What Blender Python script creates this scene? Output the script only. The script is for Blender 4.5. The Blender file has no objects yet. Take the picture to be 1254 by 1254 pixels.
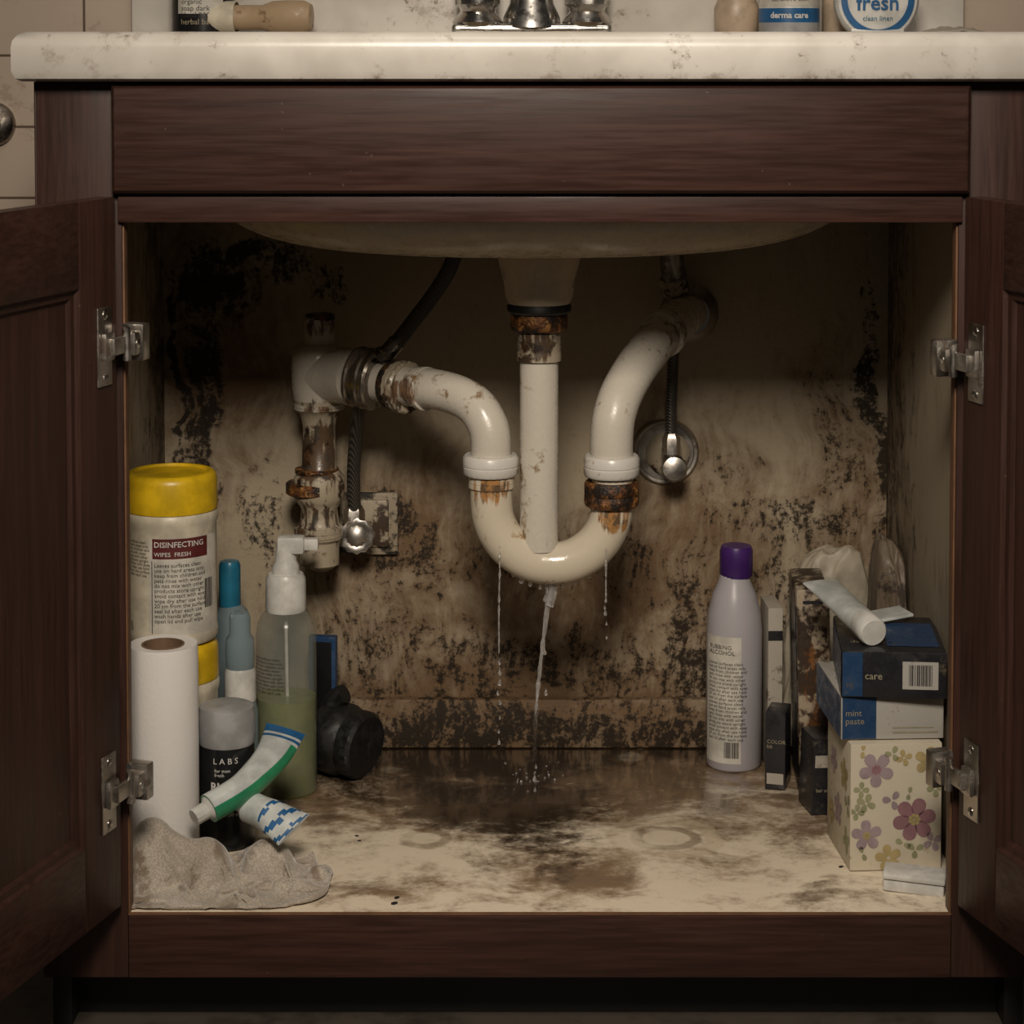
import bpy, bmesh, math, random
import numpy as np
from mathutils import Vector, Matrix, noise
random.seed(5)
R=math.radians
scene=bpy.context.scene
# ------------------------------------------------------------ camera model
D=2.0; PITCH=R(3); F=2667.0; HOR=60.0; PPY=HOR+F*math.tan(PITCH); CZ=0.93
CAM=Vector((0,-D,CZ)); FWD=Vector((0,math.cos(PITCH),-math.sin(PITCH))); UP=Vector((0,math.sin(PITCH),math.cos(PITCH)))
def ray(px,py): return FWD+Vector((1,0,0))*((px-627)/F)+UP*((PPY-py)/F)
def at(px,py,y):
    d=ray(px,py); return CAM+d*((y+D)/d.y)
FZ=at(660,1120,0).z
def fl(px,py,z=None):
    d=ray(px,py); z=FZ if z is None else z
    return CAM+d*((z-CZ)/d.z)
def mpp(p): return (Vector(p)-CAM).dot(FWD)/F
cd=bpy.data.cameras.new('camera'); cam=bpy.data.objects.new('camera',cd); scene.collection.objects.link(cam)
cd.sensor_width=36; cd.lens=36*F/1254; cd.shift_y=(PPY-627)/1254; cam.location=CAM; cam.rotation_euler=(R(90)-PITCH,0,0)
cd.clip_start=.05
scene.camera=cam
try:
    scene.view_settings.view_transform='Standard'; scene.view_settings.look='None'
except Exception: pass
# ------------------------------------------------------------ node helper
class NT:
    def __init__(s,name):
        s.m=bpy.data.materials.new(name); s.m.use_nodes=True; s.t=s.m.node_tree
        s.b=s.t.nodes['Principled BSDF']; s.tc=s.t.nodes.new('ShaderNodeTexCoord'); s.co=s.tc.outputs['Object']
    def put(s,sock,v):
        if isinstance(v,bpy.types.NodeSocket): s.t.links.new(v,sock)
        else:
            if hasattr(sock.default_value,'__len__') and len(sock.default_value)==4 and len(v)==3: v=(*v,1)
            sock.default_value=v
    def math(s,op,a,b=0.0,c=0.0,clamp=False):
        n=s.t.nodes.new('ShaderNodeMath'); n.operation=op; n.use_clamp=clamp
        s.put(n.inputs[0],a); s.put(n.inputs[1],b); s.put(n.inputs[2],c); return n.outputs[0]
    def add(s,a,b): return s.math('ADD',a,b)
    def mul(s,a,b): return s.math('MULTIPLY',a,b)
    def vec(s,op,a,b):
        n=s.t.nodes.new('ShaderNodeVectorMath'); n.operation=op; s.put(n.inputs[0],a); s.put(n.inputs[1],b)
        return n.outputs['Value'] if op=='LENGTH' else n.outputs[0]
    def noise(s,scale,detail=4,rough=.55,vec=None,col=False,dist=0):
        n=s.t.nodes.new('ShaderNodeTexNoise'); s.put(n.inputs['Vector'],vec or s.co)
        n.inputs['Scale'].default_value=scale; n.inputs['Detail'].default_value=detail; n.inputs['Roughness'].default_value=rough
        n.inputs['Distortion'].default_value=dist
        return n.outputs['Color' if col else 'Fac']
    def cn(s,scale,detail=4,rough=.6,vec=None,lo=.33,hi=.67):
        n=s.t.nodes.new('ShaderNodeMapRange'); s.put(n.inputs[0],s.noise(scale,detail,rough,vec)); n.inputs[1].default_value=lo; n.inputs[2].default_value=hi; return n.outputs[0]
    def warp(s,scale,amt,vec=None):
        c=s.noise(scale,2,.6,vec,col=True); c=s.vec('SUBTRACT',c,(.5,.5,.5)); c=s.vec('MULTIPLY',c,(amt,amt,amt))
        return s.vec('ADD',vec or s.co,c)
    def smooth(s,x,lo,hi,a=0.0,b=1.0):
        n=s.t.nodes.new('ShaderNodeMapRange'); n.interpolation_type='SMOOTHSTEP'; s.put(n.inputs[0],x)
        n.inputs[1].default_value=lo; n.inputs[2].default_value=hi; n.inputs[3].default_value=a; n.inputs[4].default_value=b; return n.outputs[0]
    def blob(s,c,r,vec=None,inner=0.0):
        v=s.vec('SUBTRACT',vec or s.co,tuple(c)); v=s.vec('MULTIPLY',v,tuple(1/q for q in r))
        return s.smooth(s.vec('LENGTH',v,(0,0,0)),inner,1.0,1.0,0.0)
    def mix(s,f,a,b):
        n=s.t.nodes.new('ShaderNodeMix'); n.data_type='RGBA'; s.put(n.inputs[0],f); s.put(n.inputs[6],a); s.put(n.inputs[7],b); return n.outputs[2]
    def sep(s,v=None):
        n=s.t.nodes.new('ShaderNodeSeparateXYZ'); s.put(n.inputs[0],v or s.co); return n.outputs
    def maxm(s,l):
        r=l[0]
        for q in l[1:]: r=s.math('MAXIMUM',r,q)
        return r
    def set(s,**k):
        for a,v in k.items():
            s.put(s.b.inputs[{'color':'Base Color','rough':'Roughness','metal':'Metallic','trans':'Transmission Weight','ior':'IOR','alpha':'Alpha','coat':'Coat Weight','coatr':'Coat Roughness','sss':'Subsurface Weight','spec':'Specular IOR Level','sheen':'Sheen Weight'}[a]],v)
        return s
    def bump(s,h,strength=.3,dist=.002):
        n=s.t.nodes.new('ShaderNodeBump'); s.put(n.inputs['Height'],h); n.inputs['Strength'].default_value=strength; n.inputs['Distance'].default_value=dist
        s.t.links.new(n.outputs[0],s.b.inputs['Normal']); return s
def plain(name,col,rough=.45,**k):
    n=NT(name); v=n.noise(35,3,.6); d=tuple(c*.72 for c in col)
    n.set(color=n.mix(n.smooth(v,.35,.65),d,col),rough=rough,**k); return n.m
def grimy(name,col,stain=(.10,.055,.02),amt=.5,scale=14,rough=.4,fine=70,drips=None,dripcol=(.26,.105,.022),**k):
    n=NT(name); a=n.cn(scale,4,.65); b=n.cn(fine,3,.7)
    lo=1.0-.62*amt; f=n.smooth(n.add(n.mul(a,.6),n.mul(b,.4)),lo,lo+.22)
    base=n.mix(n.noise(scale*.5,2),tuple(c*.8 for c in col),col); c=n.mix(f,base,stain)
    if drips:
        sv=n.vec('MULTIPLY',n.co,(110,110,22)); st=n.cn(1,4,.65,sv)
        M=n.maxm([n.mul(n.blob(p,r,inner=.25),w) for p,r,w in drips]); df=n.smooth(n.add(n.mul(st,.85),M),.90,1.25)
        c=n.mix(n.mul(df,.9),c,n.mix(n.smooth(b,.3,.8),dripcol,tuple(q*.2 for q in dripcol)))
    n.set(color=c,rough=n.smooth(b,.1,.9,rough*.7,min(1,rough*1.4)),**k).bump(b,.12,.001); return n.m
# ------------------------------------------------------------ materials
def wood(name,axis):
    n=NT(name); sc={'x':(4,70,70),'y':(70,4,70),'z':(70,70,4)}[axis]
    v=n.vec('MULTIPLY',n.co,sc); g=n.noise(1.0,4,.65,v,dist=.6)
    v2=n.vec('MULTIPLY',n.co,tuple(q*3.2 for q in sc)); g2=n.noise(1.0,2,.6,v2)
    f=n.smooth(n.add(n.mul(g,.6),n.mul(g2,.4)),.34,.66)
    c=n.mix(f,(.030,.0125,.0092),(.060,.0255,.0182))
    big=n.smooth(n.noise(5,3),.35,.7); c=n.mix(n.mul(big,.35),c,(.034,.018,.0135))
    dust=n.smooth(n.noise(160,1,.5),.78,.82); c=n.mix(n.mul(dust,.25),c,(.2,.15,.12))
    n.set(color=c,rough=n.smooth(g2,.3,.7,.38,.54),spec=.3).bump(g2,.12,.0006); return n.m
WX,WY,WZ=wood('wood_grain_x','x'),wood('wood_grain_y','y'),wood('wood_grain_z','z')
def p5(px,py): return at(px,py,.5)
MOLD=(.014,.010,.006)
def back_mat():
    n=NT('mouldy_back_panel'); w=n.warp(7,.09); w2=n.warp(40,.022,w)
    def B(px,py,rx,rz,k=1.0,v=None): c=p5(px,py); return n.mul(n.blob((c.x,.5,c.z),(rx*.00095,9,rz*.00095),v or w2,.2),k)
    n1=n.cn(150,5,.75,lo=.30,hi=.70); n2=n.cn(36,5,.72,w,lo=.28,hi=.72); sv=n.vec('MULTIPLY',w,(90,90,18)); st=n.cn(1,4,.7,sv)
    M=n.maxm([B(262,345,70,105,1.22),B(250,480,36,230,1.15),B(350,325,80,55,1.02),B(290,296,105,34,1.15),B(236,570,28,170,.95),B(475,625,65,72,1.1),B(325,640,60,140,.72),
      B(520,690,120,75,.76),B(680,690,330,90,.60),B(650,830,440,115,.76),B(650,895,560,58,1.12),B(840,790,75,210,.88),
      B(1020,540,64,190,.66),B(1072,500,26,310,1.12),B(960,645,190,56,.82),B(1000,720,150,110,.8),B(600,480,80,80,.30),B(450,790,140,160,.62),B(405,350,50,60,.75),B(850,600,100,80,.48),B(218,450,10,200,1.4)])
    s=n.add(n.add(n.mul(n1,.40),n.mul(n2,.36)),n.mul(st,.24)); mold=n.smooth(n.add(s,n.mul(M,.38)),.74,.93)
    Br=n.maxm([B(650,900,640,230,1.05),B(260,420,130,300,.9),B(650,760,480,240,.82),B(480,640,170,170,.9),B(1040,620,130,330,.75),B(840,700,190,300,.8)])
    bn=n.add(n.add(n.mul(n.cn(8,4,.65,w),.32),n.mul(n2,.25)),n.mul(st,.22)); brown=n.smooth(n.add(bn,n.mul(Br,.60)),.42,1.05)
    hi=n.smooth(n.sep()[2],p5(0,560).z,p5(0,300).z,0,1)  # mask for shade of the upper interior, painted into the panel's base colour
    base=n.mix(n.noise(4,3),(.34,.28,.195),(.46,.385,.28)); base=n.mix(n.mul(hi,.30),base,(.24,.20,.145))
    c=n.mix(n.mul(brown,.9),base,(.13,.072,.032)); c=n.mix(n.mul(mold,.93),c,MOLD)
    n.set(color=c,rough=n.smooth(n2,.2,.8,.5,.75),spec=.3).bump(n.add(n1,mold),.3,.0015); return n.m
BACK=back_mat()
def side_mat():
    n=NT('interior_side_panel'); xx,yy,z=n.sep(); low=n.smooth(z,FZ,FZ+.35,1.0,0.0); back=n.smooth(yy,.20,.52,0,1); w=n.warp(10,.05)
    sv=n.vec('MULTIPLY',w,(60,60,12)); st=n.cn(1,4,.7,sv)
    s=n.add(n.add(n.mul(n.cn(110,5,.72),.36),n.mul(n.cn(24,5,.7,w),.34)),n.mul(st,.22))
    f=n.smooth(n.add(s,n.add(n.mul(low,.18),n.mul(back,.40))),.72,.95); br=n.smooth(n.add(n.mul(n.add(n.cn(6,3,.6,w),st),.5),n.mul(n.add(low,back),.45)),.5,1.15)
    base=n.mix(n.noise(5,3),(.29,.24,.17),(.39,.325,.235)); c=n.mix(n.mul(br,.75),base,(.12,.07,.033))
    n.set(color=n.mix(n.mul(f,.85),c,MOLD),rough=.6).bump(n.noise(60,3),.1,.001); return n.m
SIDE=side_mat()
def floor_mat():
    n=NT('stained_shelf_board'); w=n.warp(6,.12); w2=n.warp(26,.04,w)
    def B(px,py,rx,ry,k=1.0,v=None,inner=.3):
        c=fl(px,py); return n.mul(n.blob((c.x,c.y,FZ),(rx,ry,9),v or w2,inner),k)
    n1=n.cn(90,6,.75); n2=n.cn(11,4,.65,w); sv=n.vec('MULTIPLY',w,(18,34,1)); st=n.cn(1,5,.7,sv)
    Br=n.maxm([B(650,930,.44,.38,1.1),B(450,975,.22,.17,.95),B(850,930,.26,.2,1.0),B(700,1065,.12,.15,.85),B(980,1000,.22,.13,.76),B(500,1090,.32,.06,.64),B(860,1060,.2,.08,.56),B(1000,1100,.2,.03,.6),B(660,1060,2,2,.36)])
    brown=n.smooth(n.add(n.add(n.mul(n2,.28),n.mul(st,.32)),n.add(n.mul(n1,.20),n.mul(Br,.62))),.56,1.02)
    dk=n.maxm([B(625,985,.20,.13,1.15),B(560,925,.36,.15,1.1),B(800,912,.34,.12,1.1),B(690,1010,.09,.22,.78),B(470,955,.17,.11,.85)])
    dark=n.smooth(n.add(n.add(n.add(n.mul(n1,.22),n.mul(n2,.2)),n.mul(st,.2)),n.mul(dk,.60)),.56,.95)
    spk=n.smooth(n.add(n.mul(n1,.75),n.mul(n2,.25)),.84,.96)
    wr=n.warp(14,.022)
    def ring(px,py,r0,r1):
        c=fl(px,py); v=n.vec('SUBTRACT',wr,(c.x,c.y,FZ)); v=n.vec('MULTIPLY',v,(1,1,0)); d=n.vec('LENGTH',v,(0,0,0))
        return n.mul(n.mul(n.smooth(d,r0-.004,r0),n.smooth(d,r1,r1+.005,1.0,0.0)),n.smooth(n2,.1,.6,.3,1)), n.smooth(d,r0-.005,r0+.003,1.0,0.0)
    base=n.mix(n.noise(6,3),(.62,.52,.39),(.82,.73,.58))
    c=n.mix(n.mul(brown,.88),base,n.mix(n2,(.22,.125,.052),(.10,.052,.022))); c=n.mix(n.mul(dark,.92),c,(.020,.012,.007))
    for px,py,r0,r1,k in ((520,1027,.018,.026,.85),(815,1026,.024,.032,.95),(775,928,.018,.022,.6),(478,943,.014,.018,.55),(890,940,.02,.024,.4)):
        rg,ins=ring(px,py,r0,r1); c=n.mix(n.mul(ins,n.smooth(n1,.1,.9,k,k*.4)),c,(.64,.55,.42)); c=n.mix(n.mul(rg,.6),c,(.15,.09,.04))
    rg,_=ring(815,1026,.040,.056); c=n.mix(n.mul(rg,.5),c,(.52,.42,.28))
    rg,_=ring(622,990,.066,.073); c=n.mix(n.mul(rg,.6),c,(.008,.006,.004))
    c=n.mix(n.mul(spk,.8),c,(.035,.02,.012))
    wet=n.smooth(n.add(n.mul(n2,.45),B(640,950,.36,.28,.9)),.50,.72)
    n.set(color=c,rough=n.smooth(n.add(wet,n.mul(n1,.08)),.1,1.0,.6,.12),spec=n.smooth(wet,0,1,.4,.6),coat=wet,coatr=.05).bump(n.add(n.mul(n1,n.smooth(wet,0,1,1,.25)),n.mul(n2,.8)),.16,.0014)
    cb=n.t.nodes.new('ShaderNodeBump'); n.put(cb.inputs['Height'],n.noise(38,2,.5)); cb.inputs['Strength'].default_value=.12; cb.inputs['Distance'].default_value=.002; n.t.links.new(cb.outputs[0],n.b.inputs['Coat Normal'])
    return n.m
FLOOR=floor_mat()
def tile_mat():
    n=NT('wall_tile'); x,y,z=n.sep(); g=at(103,68,.55)
    def line(v,o,p,w):
        f=n.math('FRACT',n.math('DIVIDE',n.math('SUBTRACT',v,o),p)); d=n.math('ABSOLUTE',n.math('SUBTRACT',f,.5)); return n.smooth(d,.5-w/p,.5-w/p*.5)
    gr=n.math('MAXIMUM',line(x,g.x,.2,.002),line(z,g.z,.0835,.002))
    c=n.mix(n.noise(5,4),(.46,.36,.285),(.56,.465,.375)); c=n.mix(n.mul(n.smooth(n.cn(26,4,.7),.75,1.1),.6),c,(.28,.21,.15)); c=n.mix(gr,c,(.11,.075,.05))
    n.set(color=c,rough=.4).bump(gr,-.6,.002); return n.m
TILE=tile_mat()
Zr0=lambda py:at(660,py,0).z
def marble_mat():
    n=NT('cultured_marble'); v=n.cn(6,4,.6,n.warp(4,.12)); s=n.cn(22,6,.75); s2=n.cn(140,2,.6); z=n.sep()[2]
    edge=n.smooth(z,Zr0(100),Zr0(84),1,0)
    c=n.mix(n.smooth(v,.1,1.0),(.54,.505,.45),(.72,.685,.63)); c=n.mix(n.mul(n.smooth(n.add(s,n.mul(edge,.28)),.68,1.15),.65),c,(.27,.21,.16)); c=n.mix(n.mul(n.smooth(n.add(n.mul(s2,.6),n.mul(s,.4)),.86,.96),.6),c,(.14,.10,.075))
    n.set(color=c,rough=.3).bump(s,.06,.001); return n.m
MARBLE=marble_mat()
px_=lambda px,py,y,rx,rz,w:(tuple(at(px,py,y)),(rx*.00085,.2,rz*.00085),w)
CREAM=grimy('cream_ceramic',(.66,.56,.41),(.25,.17,.08),.25,9,.3)
PVC=grimy('aged_pvc',(.62,.575,.495),(.22,.14,.07),.50,14,.26,drips=[px_(660,412,.25,40,34,.75),px_(494,474,.33,40,36,.76),px_(820,395,.38,34,34,.55),px_(660,548,.25,28,12,.5),px_(392,396,.42,40,30,.7),px_(392,500,.42,50,25,.66),px_(660,660,.25,40,22,.45)],dripcol=(.15,.062,.018))
PVCD=grimy('very_dirty_pvc',(.42,.355,.26),(.045,.026,.015),.84,22,.4,drips=[px_(660,414,.25,45,40,.8),px_(390,555,.42,60,75,1.0),px_(388,640,.42,60,60,.65),px_(494,474,.33,40,40,.85)],dripcol=(.065,.03,.012))
TRAP=grimy('stained_trap_pvc',(.66,.585,.46),(.34,.21,.09),.46,12,.18,drips=[px_(602,592,.25,36,40,.88),px_(750,622,.25,36,44,.85),px_(675,712,.25,60,16,.45),px_(590,640,.25,18,60,.52)],dripcol=(.36,.16,.035))
NUT=grimy('white_nut_plastic',(.68,.65,.60),(.28,.17,.08),.36,20,.35)
def rust_mat():
    n=NT('rusted_metal'); a=n.cn(45,4,.7); b=n.cn(160,3,.7); c=n.mix(n.smooth(a,.3,.8),(.018,.011,.007),(.17,.064,.018)); c=n.mix(n.smooth(n.add(n.mul(a,.5),n.mul(b,.5)),.62,.86),c,(.42,.21,.06))
    n.set(color=c,rough=.5,metal=.2).bump(n.add(a,b),.6,.0015); return n.m
RUST=rust_mat()
RUBBER=plain('black_rubber',(.012,.012,.012),.5)
HOSE=NT('braided_hose'); 
_w=HOSE.t.nodes.new('ShaderNodeTexWave'); HOSE.put(_w.inputs['Vector'],HOSE.co); _w.inputs['Scale'].default_value=160; _w.bands_direction='DIAGONAL'
HOSE.set(color=HOSE.mix(_w.outputs['Fac'],(.02,.018,.016),(.10,.09,.075)),rough=.45,metal=.3).bump(_w.outputs['Fac'],.4,.001); HOSE=HOSE.m
def metal(name,col,rough,dirt=.2):
    n=NT(name); a=n.cn(30,4,.65); f=n.smooth(a,.85-.4*dirt,1.05-.3*dirt); n.set(color=n.mix(n.mul(f,.85),col,(.07,.04,.022)),rough=n.smooth(a,.2,.8,rough,rough+.18),metal=n.smooth(f,0,1,1,.3)); return n.m
CHROME=metal('chrome',(.58,.56,.53),.16,.2); DULL=metal('dull_chrome',(.32,.29,.25),.27,.8); HINGEM=metal('hinge_steel',(.50,.47,.43),.28,.4)
RAWEDGE=plain('raw_wood_edge',(.17,.08,.036),.6); DARKM=plain('toe_kick_dark',(.010,.008,.008),.6)
WHITE=plain('white_plastic',(.68,.67,.63),.35); YEL=plain('yellow_plastic',(.74,.48,.012),.35); PURP=plain('purple_plastic',(.06,.018,.15),.35)
WIPE=plain('canister_cream',(.66,.60,.47),.4); LABEL=plain('label_white',(.62,.59,.52),.5); MAROON=plain('label_maroon',(.11,.018,.018),.5)
INK=plain('ink_dark',(.03,.025,.025),.6); INKW=plain('ink_white',(.70,.68,.65),.5); BLUE=plain('blue_plastic',(.02,.12,.30),.35); TEAL=plain('teal_plastic',(.02,.17,.28),.3)
BLACK=plain('black_gloss',(.012,.012,.013),.25); BLACKM=grimy('dusty_black_plastic',(.010,.010,.010),(.035,.03,.025),.4,20,.5); GREYC=plain('grey_cap',(.36,.36,.36),.35); PINK=plain('ink_pink',(.6,.06,.2),.5)
GREEN=plain('tube_green',(.03,.26,.12),.3); TUBEW=plain('tube_white',(.58,.61,.59),.3); NAVY=grimy('carton_blue',(.02,.055,.13),(.08,.07,.06),.4,20,.35); CARTW=grimy('carton_white',(.44,.42,.38),(.12,.085,.05),.5,18,.5)
CARTBK=grimy('carton_black',(.020,.020,.023),(.10,.08,.055),.38,20,.3); GOLDT=plain('ink_tan',(.36,.31,.21),.5)
DIRTYBOX=grimy('water_damaged_carton',(.38,.31,.225),(.035,.020,.012),.98,24,.35,drips=[px_(1000,860,.32,60,130,.6)],dripcol=(.18,.075,.022))
DIRTYW=grimy('dirty_card',(.42,.38,.32),(.12,.09,.06),.6,20,.6)
TISSUE=grimy('tissue_carton',(.60,.54,.42),(.34,.25,.15),.42,12,.6)
PAPER=NT('tissue_paper'); PAPER.set(color=PAPER.mix(PAPER.noise(8,2),(.70,.67,.64),(.80,.78,.75)),rough=.9).bump(PAPER.noise(260,2),.3,.001); PAPER=PAPER.m
CARDT=plain('cardboard_core',(.20,.12,.07),.8)
def clearp(name,col,alpha,rough=.15):
    n=NT(name); n.set(color=n.mix(n.noise(20,2),tuple(c*.85 for c in col),col),rough=rough,alpha=alpha); return n.m
CLEAR=clearp('clear_plastic',(.36,.38,.33),.30); CLEARB=clearp('clear_blue_plastic',(.26,.35,.39),.60); LAV=clearp('lavender_translucent',(.46,.44,.47),.95,.3)
BAG=plain('plastic_bag_film',(.36,.315,.24),.5); BAGD=grimy('dark_bag_film',(.15,.115,.08),(.04,.028,.02),.7,14,.6); LIQ=plain('green_liquid',(.16,.18,.02),.2)
WATER=NT('water'); WATER.set(color=(1,1,1),rough=WATER.smooth(WATER.noise(20,1),0,1,.01,.05),trans=.88,ior=1.33); WATER=WATER.m
def cloth_mat():
    n=NT('stained_towel_cloth'); c=n.mix(n.cn(16,3),(.36,.31,.25),(.58,.52,.44)); f=n.smooth(n.cn(15,5,.72,n.warp(8,.04)),.55,.85); c=n.mix(n.mul(f,.72),c,(.15,.09,.05))
    vor=n.t.nodes.new('ShaderNodeTexVoronoi'); n.put(vor.inputs['Vector'],n.co); vor.inputs['Scale'].default_value=520
    c=n.mix(n.smooth(vor.outputs['Distance'],.2,.7,0,.35),c,(.12,.09,.065))
    n.set(color=c,rough=1.0,sheen=.5,spec=.1).bump(vor.outputs['Distance'],-.9,.0012); return n.m
CLOTH=cloth_mat()
GROUND=NT('room_floor_tile')
GROUND.set(color=GROUND.mix(GROUND.smooth(GROUND.noise(9,4,.7),.45,.7),(.09,.075,.06),(.04,.032,.026)),rough=.5); GROUND=GROUND.m
# ------------------------------------------------------------ mesh helpers
def finish(name,bm,mats,sharp=35,smooth=True):
    bmesh.ops.recalc_face_normals(bm,faces=bm.faces[:])
    if smooth:
        for f in bm.faces: f.smooth=True
        for e in bm.edges:
            if len(e.link_faces)==2 and e.calc_face_angle(0)>R(sharp): e.smooth=False
    me=bpy.data.meshes.new(name); bm.to_mesh(me); bm.free()
    for m in (mats if isinstance(mats,(list,tuple)) else [mats]): me.materials.append(m)
    o=bpy.data.objects.new(name,me); scene.collection.objects.link(o); return o
def boxf(name,u0,u1,w0,w1,v0,v1,mats,bevel=.0015,f=None,seg=2):
    bm=bmesh.new(); bmesh.ops.create_cube(bm,size=1)
    for v in bm.verts: v.co=Vector(((u0+u1)/2+v.co.x*(u1-u0),(w0+w1)/2+v.co.y*(w1-w0),(v0+v1)/2+v.co.z*(v1-v0)))
    if bevel: bmesh.ops.bevel(bm,geom=bm.edges[:],offset=bevel,segments=seg,profile=.6,affect='EDGES')
    if f:
        for v in bm.verts: v.co=f(v.co)
    return finish(name,bm,mats,50)
def rotf(c,ang,tilt=0):
    M=Matrix.Translation(c)@Matrix.Rotation(ang,4,'Z')@Matrix.Rotation(tilt,4,'Y'); return lambda v:(M@Vector(v))
def lathe(name,p0,axis,prof,mats,seg=40,rib=None):
    """prof: (radius, distance along axis, material index)"""
    ax=Vector(axis).normalized(); a=ax.orthogonal().normalized()
    if abs(ax.z)>.99: a=Vector((1,0,0))
    b=ax.cross(a); bm=bmesh.new(); rings=[]; p0=Vector(p0)
    for q in prof:
        r,t=q[0],q[1]
        if r<1e-6: rings.append([bm.verts.new(p0+ax*t)]); continue
        L=[]
        for i in range(seg):
            th=2*math.pi*i/seg; rr=r*(1+(rib[1]*(1 if i%2 else -1) if rib and rib[0](t) else 0))
            L.append(bm.verts.new(p0+ax*t+(a*math.cos(th)+b*math.sin(th))*rr))
        rings.append(L)
    for k in range(len(rings)-1):
        A,B=rings[k],rings[k+1]; mi=prof[k+1][2] if len(prof[k+1])>2 else 0
        for i in range(seg):
            j=(i+1)%seg
            if len(A)==1 and len(B)==1: continue
            vs=[A[0],B[i],B[j]] if len(A)==1 else ([A[i],A[j],B[0]] if len(B)==1 else [A[i],A[j],B[j],B[i]])
            try: fc=bm.faces.new(vs); fc.material_index=mi
            except ValueError: pass
    return finish(name,bm,mats,40)
def vlathe(name,cx,Y,prof,mats,base=None,seg=48,rib=None):
    """upright turned object: prof rows (half width, row) measured on the plane y=Y, bottom row may be 'F' (shelf)"""
    c=at(cx,800,Y); out=[]
    for q in prof:
        z=(FZ+.0008 if q[1]=='F' else at(cx,q[1],Y).z); out.append((q[0]*mpp((c.x,Y,c.z)),z,q[2] if len(q)>2 else 0))
    z0=out[0][1]; return lathe(name,(c.x,Y,z0),(0,0,1),[(r,z-z0,m) for r,z,m in out],mats,seg,rib)
def smoothpath(pts,n=8):
    P=[Vector(p) for p in pts]; out=[]
    for i in range(len(P)-1):
        p0=P[max(i-1,0)];p1=P[i];p2=P[i+1];p3=P[min(i+2,len(P)-1)]
        for k in range(n):
            t=k/n; out.append(.5*((2*p1)+(p2-p0)*t+(2*p0-5*p1+4*p2-p3)*t*t+(3*p1-p0-3*p2+p3)*t**3))
    out.append(P[-1]); return out
def tube(name,pts,rad,mats,seg=24,n=8,flat=None,matf=None,upv=(0,0,1),raw=False):
    P=[Vector(p) for p in pts] if raw else smoothpath(pts,n); bm=bmesh.new(); rings=[]; N=len(P); ref=None
    for i,p in enumerate(P):
        t=(P[min(i+1,N-1)]-P[max(i-1,0)]).normalized()
        if ref is None: ref=Vector(upv); 
        ref=(ref-t*ref.dot(t)); ref=ref.normalized() if ref.length>1e-5 else t.orthogonal().normalized()
        b=t.cross(ref); s=i/(N-1); r=rad(s) if callable(rad) else rad; ra,rb=(flat(s) if flat else (1,1))
        rings.append([bm.verts.new(p+(ref*math.cos(2*math.pi*k/seg)*rb+b*math.sin(2*math.pi*k/seg)*ra)*r) for k in range(seg)])
    for i in range(N-1):
        for k in range(seg):
            f=bm.faces.new([rings[i][k],rings[i][(k+1)%seg],rings[i+1][(k+1)%seg],rings[i+1][k]])
            if matf: f.material_index=matf(i/(N-1),k/seg)
    bm.faces.new(rings[0][::-1]); bm.faces.new(rings[-1]); return finish(name,bm,mats,50)
def group(name,objs):
    pts=[o.matrix_world@Vector(c) for o in objs for c in o.bound_box]
    loc=Vector(((min(p.x for p in pts)+max(p.x for p in pts))/2,(min(p.y for p in pts)+max(p.y for p in pts))/2,min(p.z for p in pts)))
    e=bpy.data.objects.new(name,None); e.empty_display_size=.02; e.location=loc; scene.collection.objects.link(e)
    for o in objs: o.parent=e; o.matrix_parent_inverse=Matrix.Translation(-loc)
    return e
def text(name,body,size,mapper,mat,align='LEFT',bold=0):
    c=bpy.data.curves.new('t','FONT'); c.body=body; c.size=size; c.align_x=align; c.offset=bold; c.resolution_u=2; c.space_line=.9
    o=bpy.data.objects.new('t',c); scene.collection.objects.link(o); dg=bpy.context.evaluated_depsgraph_get()
    me=bpy.data.meshes.new_from_object(o.evaluated_get(dg)); bpy.data.objects.remove(o); bpy.data.curves.remove(c)
    for v in me.vertices: v.co=mapper(v.co.x,v.co.y)
    me.materials.clear(); me.materials.append(mat); me.name=name; o=bpy.data.objects.new(name,me); scene.collection.objects.link(o); return o
def cylmap(c,r,phi0,z0,off=.0006):
    return lambda u,v:Vector((c.x+(r+off)*math.sin(phi0+u/r),c.y-(r+off)*math.cos(phi0+u/r),z0+v))
def cylpatch(name,c,r,a0,a1,z0,z1,mat,off=.0003,n=24):
    bm=bmesh.new(); L=[]
    for i in range(n+1):
        a=a0+(a1-a0)*i/n; x=c.x+(r+off)*math.sin(a); y=c.y-(r+off)*math.cos(a); L.append((bm.verts.new((x,y,z0)),bm.verts.new((x,y,z1))))
    for i in range(n): bm.faces.new([L[i][0],L[i+1][0],L[i+1][1],L[i][1]])
    return finish(name,bm,mat)
def quads(name,rects,mapper,mat):
    bm=bmesh.new()
    for a,b,c,d in rects:
        n=max(1,int((c-a)/.006)); 
        for i in range(n):
            x0=a+(c-a)*i/n; x1=a+(c-a)*(i+1)/n
            bm.faces.new([bm.verts.new(mapper(x0,b)),bm.verts.new(mapper(x1,b)),bm.verts.new(mapper(x1,d)),bm.verts.new(mapper(x0,d))])
    return finish(name,bm,mat,smooth=False)
def barcode(name,w,h,mapper,ink=INK,bg=LABEL):
    rs=[];x=0
    while x<w: b=random.choice((.0005,.0009,.0013)); rs.append((x,0,min(x+b,w),h)); x+=b+random.choice((.0005,.0009))
    return quads(name,rs,mapper,ink)
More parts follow.
